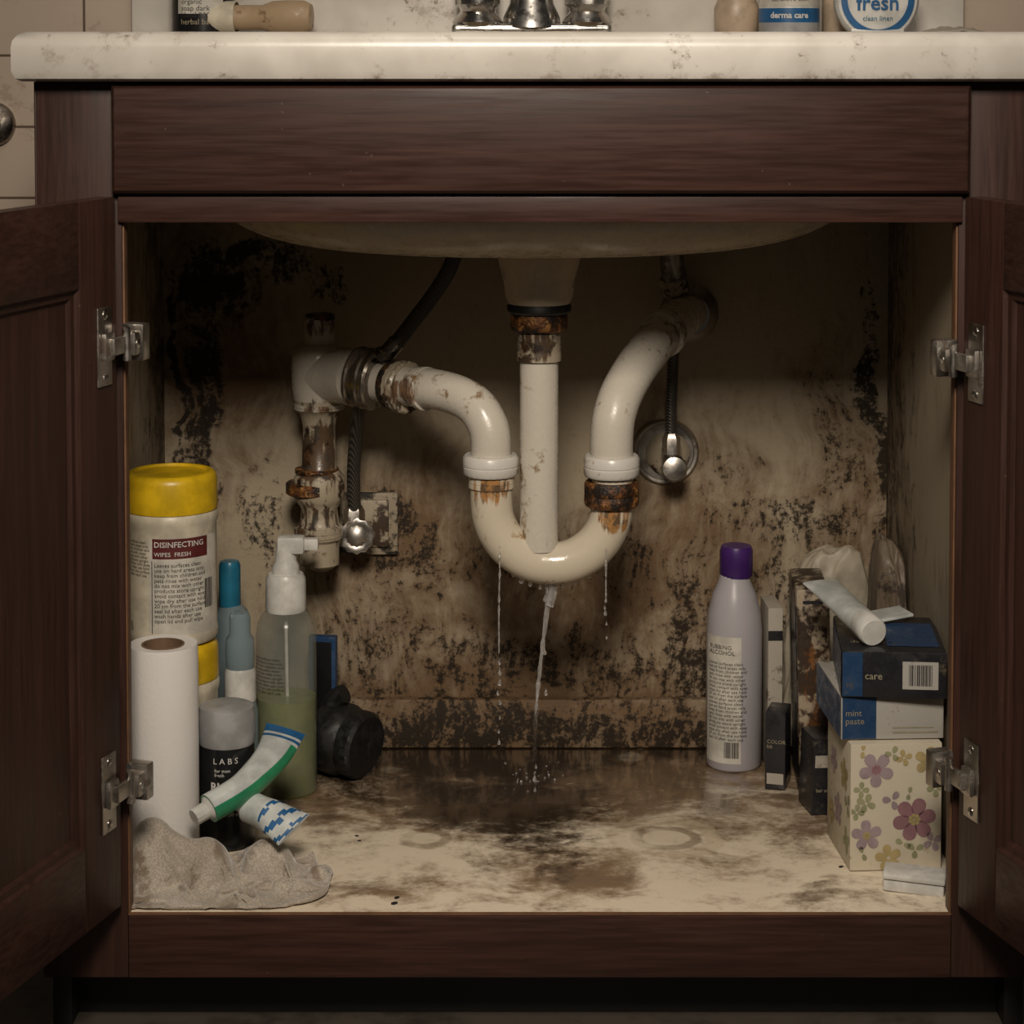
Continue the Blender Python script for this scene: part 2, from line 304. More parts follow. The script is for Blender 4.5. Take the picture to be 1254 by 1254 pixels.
FILL="Leaves surfaces clean\nuse on hard areas only\nkeep from children and\npets rinse with water\ndo not mix with other\nproducts store upright\navoid contact with eyes\nwipe dry after use hold\n20 cm from the surface\nseal lid after each use\n"
# ------------------------------------------------------------ room shell
boxf('wall_back',-1.6,1.6,.552,.62,0,2.4,TILE,0)
boxf('floor',-1.6,1.6,-2.6,.62,-.05,0,GROUND,0)
# ------------------------------------------------------------ vanity cabinet
Zr=lambda py:at(660,py,0).z
XL,XR=at(45,200,0).x,at(1275,200,0).x
OL,OR=at(149,300,0).x,at(1174,300,0).x; IL,IR=-.402,.434
zc=Zr(100); zt=Zr(272); zb=FZ-.001; zk=Zr(1197)
parts=[
 boxf('side_panel_left',XL,IL,.02,.55,zk,zc,SIDE,.0005), boxf('side_panel_right',IR,XR,.02,.55,zk,zc,SIDE,.0005),
 boxf('side_skin_left',XL-.002,XL,.0,.55,zk,zc,WZ,.0005), boxf('side_skin_right',XR,XR+.002,0,.55,zk,zc,WZ,.0005),
 boxf('side_foot_left',XL,XL+.018,.03,.55,0,zk,DARKM,.0005), boxf('side_foot_right',XR-.018,XR,.03,.55,0,zk,DARKM,.0005),
 boxf('stile_left',XL,OL,0,.02,zk-.0,zc,WZ,.001), boxf('stile_right',OR,XR,0,.02,zk,zc,WZ,.001),
 boxf('top_rail',OL+.0004,OR-.0004,0,.02,zt,zc,WX,.001), boxf('bottom_rail',OL+.0004,OR-.0004,-.001,.02,zk,zb,WX,.0015),
 boxf('rail_lip',at(143,0,0).x,at(1180,0,0).x,-.006,0,zt,Zr(240),WX,.0015),
 boxf('toe_kick',XL+.018,XR-.018,.06,.075,0,zk,DARKM,.001), boxf('toe_shelf_underside',XL+.01,XR-.01,.02,.08,zk,zk+.01,DARKM,.001),
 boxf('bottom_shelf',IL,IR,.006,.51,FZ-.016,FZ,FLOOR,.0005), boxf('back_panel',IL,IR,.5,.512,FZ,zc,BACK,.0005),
 boxf('interior_baseboard',IL+.002,IR-.002,.486,.5,FZ,at(660,857,.486).z,BACK,.003),
 boxf('edge_strip_left',OL,OL+.0018,.003,.02,FZ,zt,RAWEDGE,.0004), boxf('edge_strip_right',OR-.0018,OR,.003,.02,FZ,zt,RAWEDGE,.0004),
 boxf('edge_strip_front',OL,OR,.0005,.0055,zb,FZ+.0005,RAWEDGE,.0006),
]
bm=bmesh.new(); fx0,fx1,fz0,fz1=at(138,0,0).x,at(1187,0,0).x,Zr(236),Zr(104); prev=None
for ins,y in ((0,0),(0,-.012),(.003,-.016),(.006,-.017)):
    r=[bm.verts.new((fx0+ins,y,fz0+ins)),bm.verts.new((fx1-ins,y,fz0+ins)),bm.verts.new((fx1-ins,y,fz1-ins)),bm.verts.new((fx0+ins,y,fz1-ins))]
    if prev:
        for i in range(4): bm.faces.new([prev[i],prev[(i+1)%4],r[(i+1)%4],r[i]])
    prev=r
bm.faces.new(prev); parts.append(finish('false_drawer_front',bm,WX,30))
group('vanity_cabinet',parts)
# doors
def door(side):
    a=R(17.5); s=-1 if side=='L' else 1
    top=Zr(240); bot=Zr(1103); W=.40; T=.019
    H=Vector((at(141 if side=='L' else 1182,240,-.012).x,-.012,0)); d=Vector((s*math.sin(a),-math.cos(a),0)); nn=Vector((-s*math.cos(a),-math.sin(a),0))
    f=lambda v:H+d*v[0]+nn*v[1]+Vector((0,0,v[2]))
    st=.068; rt=.078
    P=[boxf('stile_hinge',0,st,-T,0,bot,top,WZ,.0018,f),boxf('stile_outer',W-st,W,-T,0,bot,top,WZ,.0018,f),
       boxf('rail_top',st,W-st,-T,0,top-rt,top,WY,.0012,f),boxf('rail_bottom',st,W-st,-T,0,bot,bot+rt,WY,.0012,f)]
    bm=bmesh.new()
    for sgn,w0 in ((-1,0),(1,-T)):
        prev=None
        for ins,dw in ((0,.0005),(.003,.005),(.008,.006),(.011,.010)):
            q=[(st+ins,bot+rt+ins),(W-st-ins,bot+rt+ins),(W-st-ins,top-rt-ins),(st+ins,top-rt-ins)]
            r=[bm.verts.new(f((u,w0+sgn*dw*.85,v))) for u,v in q]
            if prev:
                for i in range(4): bm.faces.new([prev[i],prev[(i+1)%4],r[(i+1)%4],r[i]])
            prev=r
        bm.faces.new(prev)
    P.append(finish('panel',bm,WZ,25))
    ys=(418,955) if side=='L' else (438,940)
    for k,py in enumerate(ys):
        z=Zr(py); g=lambda v:H+d*v[0]+nn*v[1]+Vector((0,0,z+v[2]))
        hp=[boxf(f'hinge_plate_{k}',.012,.038,0,.002,-.036,.036,HINGEM,.001,g),
            boxf(f'hinge_cup_{k}',.016,.034,.002,.008,-.013,.013,HINGEM,.003,g),
            boxf(f'hinge_arm_{k}',-.006,.028,.007,.013,-.008,.008,HINGEM,.002,g),
            boxf(f'hinge_arm_cap_{k}',-.014,.002,.008,.020,-.011,.011,HINGEM,.003,g),
            boxf(f'hinge_mount_{k}',-.024,-.010,.0,.022,-.017,.017,HINGEM,.002,g),
            lathe(f'hinge_pin_{k}',g((.003,.012,-.016)),(0,0,1),[(0,0),(.0042,.001),(.0042,.031),(0,.032)],HINGEM,16)]
        for zz in (-.029,.029):
            hp.append(lathe(f'screw_{k}',g((.025,.0015,zz)),nn,[(.0045,0),(.0045,.001),(.003,.0022),(0,.0024)],CHROME,16))
        hp.append(lathe(f'screw_{k}',g((-.004,.019,0)),nn,[(.004,0),(.004,.0015),(0,.002)],CHROME,16))
        P+=hp
    return group('cabinet_door',P)
door('L'); door('R')
# ------------------------------------------------------------ countertop with basin opening
BX=at(652,300,.26).x; BY=.265; BA,BB=.356,.185
zs_top=Zr(39); x0,x1,y0,y1=at(13,60,-.03).x,.525,-.03,.551
angs=sorted(set([2*math.pi*i/96 for i in range(96)]+[math.atan2(y-BY,x-BX)%(2*math.pi) for x in (x0,x1) for y in (y0,y1)]))
def rect(a,ins):
    c,s=math.cos(a),math.sin(a); t=1e9
    if c>1e-9: t=min(t,(x1-BX)/c)
    if c<-1e-9: t=min(t,(x0-BX)/c)
    if s>1e-9: t=min(t,(y1-BY)/s)
    if s<-1e-9: t=min(t,(y0-BY)/s)
    x,y=BX+c*t,BY+s*t; return (min(max(x,x0+ins),x1-ins),min(max(y,y0+ins),y1))
bm=bmesh.new(); rings=[]
spec=[('e',0,zc+.0005),('e',0,zs_top-.006),('e',.006,zs_top),('r',.012,zs_top),('r',.005,zs_top-.003),('r',.0012,zs_top-.008),('r',0,zs_top-.014),('r',0,zc+.010),('r',.003,zc+.003),('r',.008,zc+.0005),('e',0,zc+.0005)]
for kind,ins,z in spec:
    L=[]
    for a in angs:
        if kind=='e':
            ra=1/math.sqrt((math.cos(a)/(BA+ins))**2+(math.sin(a)/(BB+ins))**2); L.append(bm.verts.new((BX+ra*math.cos(a),BY+ra*math.sin(a),z)))
        else: x,y=rect(a,ins); L.append(bm.verts.new((x,y,z)))
    rings.append(L)
n=len(angs)
for k in range(len(rings)-1):
    for i in range(n): bm.faces.new([rings[k][i],rings[k][(i+1)%n],rings[k+1][(i+1)%n],rings[k+1][i]])
bmesh.ops.remove_doubles(bm,verts=bm.verts[:],dist=1e-5)
top=finish('counter_slab',bm,MARBLE,40)
bs=boxf('backsplash',at(160,20,.53).x,x1,.533,.551,zs_top-.002,zs_top+.10,MARBLE,.004)
group('countertop',[top,bs])
# basin
zbot=at(655,317,BY-.07).z; c=zc-zbot; ne=4.2; bm=bmesh.new(); rings=[]
K=26
for k in range(K+1):
    th=math.pi/2*k/K; s=math.cos(th)**(2/ne) if k<K else 0; h=c*math.sin(th)**(2/ne)
    if k==K: rings.append([bm.verts.new((BX,BY,zc-c))]); continue
    rings.append([bm.verts.new((BX+(BA-.001)*s*math.cos(2*math.pi*i/96),BY+(BB-.001)*s*math.sin(2*math.pi*i/96),zc-h+.0002)) for i in range(96)])
for k in range(K):
    for i in range(96):
        j=(i+1)%96
        if len(rings[k+1])==1: bm.faces.new([rings[k][i],rings[k][j],rings[k+1][0]])
        else: bm.faces.new([rings[k][i],rings[k][j],rings[k+1][j],rings[k+1][i]])
basin=finish('bowl',bm,CREAM,80); so=basin.modifiers.new('s','SOLIDIFY'); so.thickness=.006
YD=.25
spud=vlathe('drain_spud',660,YD,[(0,371),(38,371),(41,362),(43,345),(47,330),(50,318),(52,300),(0,300)],CREAM)
group('sink_basin',[basin,spud])
# ------------------------------------------------------------ drain plumbing
m=mpp(at(660,500,YD)); T=[]
T.append(vlathe('rubber_gasket',660,YD,[(0,383),(36,383),(39,380),(39,374),(37,370),(0,370)],RUBBER))
T.append(vlathe('rusted_locknut',660,YD,[(0,404),(33,404),(35,401),(35,386),(33,383),(0,383)],RUST,seg=16))
T.append(vlathe('tailpiece_collar',660,YD,[(0,441),(27,441),(27,431),(26,428),(27,425),(26,421),(27,418),(26,414),(27,410),(27,404),(0,404)],PVCD))
T.append(vlathe('tailpiece',660,YD,[(0,672),(23.5,672),(23.5,441),(0,441)],PVC))
cxs=676; rr=74; P=[at(602,575,YD)]+[at(602,y,YD) for y in (595,613)]
for i in range(1,14): a=math.pi*i/14; P.append(at(cxs-rr*math.cos(a),616+rr*math.sin(a),YD))
P+=[at(750,y,YD) for y in (613,595,575)]
T.append(tube('trap_bend',P,26*m,TRAP,32,4))
def coll(name,c,ax,r,h,mat,seg=40,rib=None):
    return lathe(name,Vector(c)-Vector(ax).normalized()*h/2,ax,[(0,0),(r*.93,0),(r,h*.12),(r,h*.42),(r*.97,h*.46),(r,h*.5),(r,h*.88),(r*.93,h),(0,h)],mat,seg,rib)
T.append(coll('slip_nut_white',at(601,569,YD),(0,0,1),34*m,25*m,NUT,48,(lambda t:True,.012)))
T.append(coll('slip_nut_white',at(749,570,YD),(0,0,1),34*m,26*m,NUT,48,(lambda t:True,.012)))
T.append(coll('slip_nut_rusted',at(749,604,YD),(0,0,1),33.5*m,31*m,RUST,40,(lambda t:True,.012)))
T.append(coll('trap_lip',at(602,590,YD),(0,0,1),28.5*m,16*m,TRAP))
La=[at(601,566,YD),at(601,540,YD),at(597,520,.253),at(583,498,.262),at(560,484,.278),at(530,476,.30),at(500,473,.325),at(478,470,.345),at(450,466,.37),at(400,460,.42)]
T.append(tube('trap_arm_left',La,25*m,PVC,32,6))
d=(La[7]-La[5]).normalized()
T.append(coll('arm_lip',at(520,476,.309),d,27.5*m,10*m,PVC))
T.append(coll('arm_rusted_nut',at(494,474,.332),d,33*m,19*m,PVCD,40,(lambda t:True,.02)))
T.append(coll('arm_rust_ring',at(483,472,.342),d,31*m,8*m,RUST))
Ra=[at(749,566,YD),at(749,540,YD),at(752,510,.253),at(762,480,.268),at(779,450,.295),at(798,425,.33),at(815,405,.365),at(830,391,.40),at(840,384,.44),at(842,382,.499)]
T.append(tube('trap_arm_right',Ra,26.5*m,PVC,32,6))
T.append(coll('arm_flare',at(812,408,.358),(Ra[7]-Ra[5]),31*m,14*m,PVC))
group('drain_trap',T)
# left stack
YS=.425; S=[]
ms=mpp(at(392,500,YS))
S.append(vlathe('stack',392,YS,[(0,690),(24,690),(24,662),(28,658),(28,644),(24,640),(22,622),(27,614),(31,608),(31,584),(26,578),(21,572),(20,520),(22,512),(24,505),(29,501),(30,488),(28,484,),(31,474),(32,440),(30,428),(26,423),(18,420),(18,392),(16,386),(0,383)],PVCD))
S.append(vlathe('stack_upper_sleeve',392,YS,[(0,489),(30.5,489),(33,476),(33.5,440),(31,428),(26,422),(19,420),(19.5,398),(18,390),(0,388)],PVC))
S.append(coll('stack_ring_rusted',at(383,597,YS),(0,0,1),33*ms,15*ms,RUST)); S.append(coll('stack_ring_dark',at(391,497,YS),(0,0,1),31*ms,8*ms,PVC))
S.append(coll('stack_ring_lower',at(388,576,YS),(0,0,1),27*ms,6*ms,RUST)); S.append(coll('stack_ring_foot',at(390,650,YS),(0,0,1),30*ms,14*ms,PVCD))
S.append(coll('stack_cap_rust',at(392,388,YS),(0,0,1),18*ms,7*ms,RUST))
S.append(tube('tee_branch',[at(392,458,YS),at(418,460,.405),at(440,464,.38)],34*ms,PVC,32))
S.append(tube('stack_rear_elbow',[at(392,672,YS),at(394,678,.46),at(394,680,.499)],22*ms,PVCD,24))
group('waste_stack',S)
# supply lines
V=[]; ax=Vector((.85,-.42,-.1)); cc=at(449,463,.365); mm=mpp(cc)
V.append(lathe('union_clamp',cc-ax.normalized()*.014,ax,[(26*mm,0),(37*mm,.001),(38*mm,.004),(36*mm,.006),(36*mm,.011),(38*mm,.013),(38*mm,.017),(36*mm,.019),(36*mm,.024),(38*mm,.026),(36*mm,.029),(26*mm,.029)],DULL,40))
V.append(tube('supply_hose_upper',[at(560,300,.34),at(550,330,.34),at(530,362,.345),at(505,395,.35),(at(482,425,.352))],9.5*mm,HOSE,16))
V.append(lathe('hose_ferrule',at(468,440,.355),at(492,412,.35)-at(468,440,.355),[(0,0),(14*mm,0),(14*mm,.008),(11*mm,.010),(11*mm,.026),(0,.026)],DULL,20))
V.append(tube('supply_hose_lower',[at(440,492,.37),at(436,530,.41),at(433,580,.44),at(434,625,.455)],8.5*mm,HOSE,16))
V.append(boxf('cover_plate',at(388,0,.499).x,at(486,0,.499).x,.492,.4995,at(437,679,.495).z,at(437,603,.495).z,grimy('mouldy_plate',(.34,.28,.20),MOLD,1.05,26,.5),.003))
V.append(boxf('cover_plate_inset',at(398,0,.49).x,at(474,0,.49).x,.489,.4925,at(437,670,.49).z,at(437,612,.49).z,PVCD,.003))
V.append(lathe('valve_stub',at(435,648,.495),(0,-1,0),[(0,0),(.016,0),(.016,.01),(.010,.014),(.010,.04),(0,.04)],DULL,24))
V.append(lathe('valve_nut',at(434,636,.457),(0,0,1),[(0,-.012),(.012,-.012),(.012,.010),(.009,.016),(0,.016)],HINGEM,6))
V.append(lathe('valve_handle',at(437,655,.452),(0.05,-1,.05),[(0,0),(.012,.0),(.017,.003),(.020,.007),(.0195,.011),(.016,.012),(.012,.0105),(.008,.013),(0,.015)],HINGEM,24,(lambda t:.002<t<.0115,.05)))
group('water_supply_valve',V)
V=[]
V.append(lathe('escutcheon',at(815,553,.499),(0,-1,0),[(.0385,0),(.0385,.002),(.036,.005),(.033,.0045),(.032,.002),(.0,.0018)],HINGEM,48))
V.append(lathe('escutcheon_boss',at(818,556,.498),(0,-1,0),[(.026,0),(.024,.006),(.016,.012),(0,.013)],PVCD,40))
V.append(lathe('valve_stub',at(820,560,.49),(0,-1,0),[(.010,0),(.010,.05),(0,.05)],DULL,24))
V.append(lathe('valve_handle',at(825,573,.45),(0,-1,.1),[(0,0),(.010,.0),(.014,.004),(.0155,.008),(.013,.012),(.007,.0135),(0,.014)],HINGEM,24,(lambda t:.002<t<.0115,.05)))
V.append(lathe('valve_nut',at(822,545,.455),(0,0,1),[(0,-.010),(.0105,-.010),(.0105,.008),(.007,.014),(0,.014)],HINGEM,6))
V.append(tube('supply_hose',[at(826,412,.455),at(824,450,.46),at(822,500,.458),at(822,545,.455)],7*mm,HOSE,16))
V.append(lathe('pipe_flange',at(844,383,.499),(0,-1,0),[(.034,0),(.034,.002),(.030,.006),(.024,.010),(.022,.02),(0,.02)],HINGEM,48))
V.append(tube('supply_pipe_upper',[at(822,290,.40),at(824,330,.41),at(832,355,.43),at(842,372,.46)],15*mm,DULL,20))
V.append(coll('upper_nut',at(826,348,.42),(0.3,.2,-1),19*mm,22*mm,PVCD,8))
group('water_supply_valve',V)
# ------------------------------------------------------------ water
Wt=[]
def stream(pts,r,amp=.5,seed=0):
    return tube('water_stream',pts,lambda s:max(.0002,r*(1+amp*noise.noise(Vector((s*26,seed,0))))*(1.5 if s<.06 else 1)),WATER,10,10)
Wt.append(stream([at(676,715,YD),at(672,740,YD),at(666,780,YD),at(660,830,YD),at(656,880,YD),fl(655,930)],.0020,1.1))
Wt.append(stream([at(671,715,YD),at(668,745,YD),at(664,790,YD),at(661,840,YD)],.0010,1.5,11))
Wt.append(stream([at(678,712,YD),at(677,726,YD),at(673,742,YD)],.0046,.3,3))
def droplets(x,ys,r):
    for y in ys:
        p=at(x+random.uniform(-1.5,1.5),y,YD); q=r*random.uniform(.6,1.2)
        Wt.append(lathe('water_drop',p,(0,0,1),[(0,-q),(q*.7,-q*.7),(q,0),(q*.7,q*.9),(q*.25,q*2.2),(0,q*3.2)],WATER,10))
Wt.append(stream([at(612,668,YD-.02),at(612,700,YD-.02),at(611,740,YD-.02),at(611,800,YD-.02)],.0009,1.6,5)); Wt.append(stream([at(742,655,YD-.02),at(742,700,YD-.02),at(742,738,YD-.02)],.0010,1.5,7))
droplets(611,(812,825,838,850,862,880,897,910),.0018); droplets(742,(745,752,765,782),.0018)
droplets(656,(940,955,968),.0020); droplets(668,(720,735,760,800,850),.0018)
for x,y in ((648,716),(662,720),(690,719),(705,714),(640,712),(722,706),(628,704)): droplets(x,(y,),.0028)
random.seed(21); sp=fl(655,955)
for i in range(26):
    a=random.uniform(0,6.28); rr_=random.uniform(.006,.040); q=random.uniform(.0006,.0014)
    p=sp+Vector((math.cos(a)*rr_,math.sin(a)*rr_,random.choice((q*.5,random.uniform(.002,.018)))))
    Wt.append(lathe('splash_drop',p,(0,0,1),[(0,-q),(q*.8,-q*.5),(q,0),(q*.7,q*.7),(0,q)],WATER,8))
group('dripping_water',Wt)
# ------------------------------------------------------------ wipes canisters (stacked)
cY=.24
def canister(top,bot,lab):
    b=vlathe('body',211,cY,[(0,bot),(53,bot),(56,(bot-4) if bot!='F' else 1004),(56,(bot-14) if bot!='F' else 994),(55,(bot-18) if bot!='F' else 988),(55,top+66),(57,top+60),(57,top+52),(54,top+48),(0,top+48)],WIPE)
    l=vlathe('lid',211,cY,[(0,top+48),(56,top+48),(56.5,top+44),(56,top+12),(54,top+6),(50,top+3),(46,top+3),(44,top+6),(0,top+6)],YEL,seg=60)
    o=[b,l]
    if lab:
        c=at(211,700,cY); r=55*mpp(c); z=lambda p:at(211,p,cY).z
        o+=[cylpatch('label',c,r,-1.5,1.35,z(765),z(648),LABEL,.0003,40), cylpatch('label_band',c,r,-.28,1.0,z(672),z(648),MAROON,.0007)]
        o+=[text('label_heading','DISINFECTING',.0080,cylmap(c,r,-.24,z(658),.0012),INKW,bold=.0001), text('label_heading2','WIPES  FRESH',.0062,cylmap(c,r,-.24,z(669),.0012),INKW)]
        o+=[text('label_text',FILL+"wash hands after use\nopen lid and pull wipe",.0058,cylmap(c,r,-.24,z(682),.0008),INK),text('label_text2',FILL,.0042,cylmap(c,r,-1.2,z(655),.0008),INK)]
        o+=[quads('label_rule',[(0,0,.0008,.075)],cylmap(c,r,-.30,z(762),.0008),INK), barcode('label_barcode',.012,.03,cylmap(c,r,.92,z(735),.0008)),barcode('label_barcode2',.012,.010,cylmap(c,r,-1.1,z(762),.0008))]
    return group('wipes_canister',o)
canister(573,779,True); canister(779,'F',False)
# paper towel roll
ry=.15; c=at(200.5,900,ry); mr=mpp(c); zt_=at(200,788,ry).z; rh=zt_-FZ-.001; r=42.5*mr
pr=[lathe('paper_roll',(c.x,c.y,FZ+.001),(0,0,1),[(.020,0),(r*.97,0),(r,.003),(r*1.005,rh*.5),(r,rh-.003),(r*.975,rh),(r*.8,rh-.0005),(.021,rh-.001)],PAPER,56),
    lathe('cardboard_core',(c.x,c.y,FZ+.001),(0,0,1),[(.020,rh-.0005),(.0215,rh),(.0215,0),(.0195,0),(.0195,rh),(.0215,rh)],CARDT,40)]
group('paper_towel_roll',pr)
# deodorant can
ay=.185; c=at(277,900,ay); r=34*mpp(c)
o=[vlathe('can_body',277,ay,[(0,'F'),(32,'F'),(34,1030),(34,911),(33,908),(0,908)],BLACK), vlathe('cap',277,ay,[(0,908),(34,908),(35,904),(35,872),(33,864),(28,862),(0,862)],GREYC),
   text('label_text','L A B S',.0085,cylmap(c,r,-.35,at(277,925,ay).z),INKW), text('label_text2','for men\nfresh',.005,cylmap(c,r,-.3,at(277,935,ay).z),INKW), text('label_title','RUSH',.0115,cylmap(c,r,-.45,at(277,957,ay).z),INKW,bold=.0003),
   text('label_title2','sport',.011,cylmap(c,r,-.5,at(277,971,ay).z),PINK,bold=.0003), text('label_small','48h body\nspray 150 ml',.006,cylmap(c,r,-.45,at(277,982,ay).z),INKW)]
group('deodorant_can',o)
# spray bottle
sy=.345; c=at(350.5,850,sy); r=37*mpp(c)
o=[vlathe('bottle_shell',350.5,sy,[(0,'F'),(34,'F'),(37,965),(37,775),(35,762),(28,750),(22,746),(0,746)],CLEAR), vlathe('liquid',350.5,sy,[(0,972),(34.5,972),(36.3,964),(36.3,852),(0,852)],LIQ),
   vlathe('screw_collar',350.5,sy,[(0,747),(24,747),(24.5,744),(24,708),(21,702),(0,702)],WHITE,seg=60,rib=(lambda t:True,.015)), vlathe('pump_neck',350.5,sy,[(0,702),(17,702),(16,692),(13,686),(12,664),(0,662)],WHITE)]
o.append(boxf('nozzle_head',at(336,0,sy).x,at(370,0,sy).x,sy-.010,sy+.010,at(350,677,sy).z,at(350,656,sy).z,WHITE,.004))
o.append(boxf('nozzle_tip',at(364,0,sy).x,at(387,0,sy).x,sy-.006,sy+.006,at(350,673,sy).z,at(350,659,sy).z,WHITE,.002))
o.append(tube('dip_tube',[at(350,745,sy),at(352,850,sy),at(356,960,sy)],.002,WHITE,8))
o.append(text('label_text',FILL,.0045,cylmap(c,r,-1.25,at(350,800,sy).z),INK)); 
group('spray_bottle',o)
o=[vlathe('body',294,.305,[(0,'F'),(21,'F'),(22,970),(22,870),(19,858),(0,857)],CLEARB),vlathe('collar',294,.305,[(0,857),(19,857),(19.5,852),(19,822),(17,817),(0,817)],WHITE,rib=(lambda t:True,.015),seg=48),
   vlathe('overcap',294,.305,[(0,817),(17,817),(18,800),(17,782),(13,776),(13,756),(11,750),(0,749)],CLEARB)]
group('pump_bottle',o)
o=[vlathe('body',284,.40,[(0,'F'),(22,'F'),(22,760),(20,748),(12,740),(0,740)],CLEARB),vlathe('cap',282,.40,[(0,741),(13,741),(13,692),(11,687),(0,686)],TEAL,rib=(lambda t:True,.012))]
group('shampoo_bottle',o)
c=at(398,860,.44); f=rotf(Vector((c.x,c.y,FZ+.001)),R(-8))
group('framed_card',[boxf('frame',-.018,.014,-.006,.006,0,at(398,782,.43).z-FZ,NAVY,.002,f),boxf('inset',-.012,.009,-.0072,-.0055,.02,at(398,782,.43).z-FZ-.006,BLACK,.001,f)])
b0=at(410,905,.40); b1=at(452,900,.375); b0.z=FZ+.041; b1.z=FZ+.037; ax=(b1-b0)
group('black_plastic_jar',[lathe('jar',b0,ax,[(0,-.016),(.030,-.016),(.038,-.012),(.040,0),(.040,.014),(.036,.022),(.034,.026),(0,.026)],BLACKM,36),
  lathe('ribbed_lid',b0,ax,[(0,.024),(.036,.024),(.0365,.027),(.0365,.040),(.033,.044),(0,.046)],BLACKM,48,(lambda t:.026<t<.041,.025)),
  tube('jar_spout',[b0+Vector((-.005,0,.025)),b0+Vector((0,0,.042)),b0+Vector((.012,-.004,.050))],.011,BLACKM,16)])
# ------------------------------------------------------------ crumpled rag: small mass-spring cloth settled on the shelf
def rag():
    rng=np.random.default_rng(12); NX,NY=128,94; Lx,Ly=.330,.240; dx=Lx/(NX-1); dy=Ly/(NY-1)
    cx,cy=-.284,.074
    u=np.linspace(-.5,.5,NX)[:,None]*np.ones((1,NY)); v=np.ones((NX,1))*np.linspace(-.5,.5,NY)[None,:]
    ang=.28; X=cx+.215*(u*math.cos(ang)-v*math.sin(ang)*.62); Y=cy+.130*(v*math.cos(ang)*1.0+u*math.sin(ang)*.35)
    def sm(k):
        a=rng.normal(size=(NX,NY))
        for _ in range(k):
            a=(np.roll(a,1,0)+np.roll(a,-1,0)+np.roll(a,1,1)+np.roll(a,-1,1)+a)/5
        return a/np.abs(a).max()
    P=np.stack([X+sm(60)*.014,Y+sm(60)*.010,FZ+.050+sm(50)*.035+sm(120)*.015],-1); V=np.zeros_like(P)
    cons=[]
    def addc(di,dj,rest,st):
        for par in (0,1):
            if di>0 and dj==0:
                I=np.arange(0,NX-di); I=I[(I//di)%2==par]; cons.append((np.ix_(I,np.arange(NY)),np.ix_(I+di,np.arange(NY)),rest,st))
            elif dj>0 and di==0:
                J=np.arange(0,NY-dj); J=J[(J//dj)%2==par]; cons.append((np.ix_(np.arange(NX),J),np.ix_(np.arange(NX),J+dj),rest,st))
            else:
                I=np.arange(0,NX-abs(di)); I=I[I%2==par]; J=np.arange(0,NY-1)
                if dj>0: cons.append((np.ix_(I,J),np.ix_(I+di,J+1),rest,st))
                else: cons.append((np.ix_(I,J+1),np.ix_(I+di,J),rest,st))
    addc(1,0,dx,.95); addc(0,1,dy,.95); dd=math.hypot(dx,dy); addc(1,1,dd,.4); addc(1,-1,dd,.4)
    addc(3,0,3*dx,.20); addc(0,3,3*dy,.20); addc(7,0,7*dx,.05); addc(0,7,7*dy,.05)
    h=1/120
    for stp in range(140):
        V[...,2]-=9.8*h*.6; Q=P+V*h
        for it in range(8):
            for A,B,rest,st in cons:
                d=Q[B]-Q[A]; L=np.linalg.norm(d,axis=-1,keepdims=True)+1e-9
                c=d*(.5*st*(L-rest)/L); Q[A]+=c; Q[B]-=c
            for (hx,hy,hr,hz) in ((-.350,.082,.030,.062),(-.298,.082,.026,.042),(-.240,.105,.026,.032)):
                e=np.stack([(Q[...,0]-hx)/hr,(Q[...,1]-hy)/hr,(Q[...,2]-FZ)/hz],-1); l=np.linalg.norm(e,axis=-1); m_=l<1
                if m_.any():
                    k=(1/np.maximum(l,1e-4))[...,None]; e2=e*np.where(m_[...,None],k,1)
                    Q[...,0]=np.where(m_,hx+e2[...,0]*hr,Q[...,0]); Q[...,1]=np.where(m_,hy+e2[...,1]*hr,Q[...,1]); Q[...,2]=np.where(m_,FZ+e2[...,2]*hz,Q[...,2])
            ymax=np.where(Q[...,0]<-.304,.113,.150); Q[...,1]=np.clip(Q[...,1],.008,ymax); Q[...,0]=np.clip(Q[...,0],-.394,-.176)
            ex=(Q[...,0]+.286)/.118; ey=(Q[...,1]-.074)/.084; l=np.sqrt(ex**2+ey**2); k=np.where(l>1,1/np.maximum(l,1e-6),1)
            Q[...,0]=-.286+ex*k*.118; Q[...,1]=.074+ey*k*.084
            Q[...,2]=np.maximum(Q[...,2],FZ+.0016)
        V=(Q-P)/h*.92; con=Q[...,2]<FZ+.0024; V[...,0]=np.where(con,V[...,0]*.2,V[...,0]); V[...,1]=np.where(con,V[...,1]*.2,V[...,1])
        sp=np.linalg.norm(V,axis=-1,keepdims=True); V*=np.minimum(1,1.0/np.maximum(sp,1e-6)); P=Q
    Pn=P.copy(); Pn[1:-1,1:-1]=.5*P[1:-1,1:-1]+.125*(P[2:,1:-1]+P[:-2,1:-1]+P[1:-1,2:]+P[1:-1,:-2]); P=Pn
    bm=bmesh.new(); vs=[[bm.verts.new(P[i,j]) for j in range(NY)] for i in range(NX)]
    for i in range(NX-1):
        for j in range(NY-1): bm.faces.new([vs[i][j],vs[i+1][j],vs[i+1][j+1],vs[i][j+1]])
    ob=finish('cleaning_rag',bm,CLOTH,180); sd=ob.modifiers.new('t','SOLIDIFY'); sd.thickness=.0010; sd.offset=1; ss=ob.modifiers.new('s','SUBSURF'); ss.levels=1; ss.render_levels=1
rag()
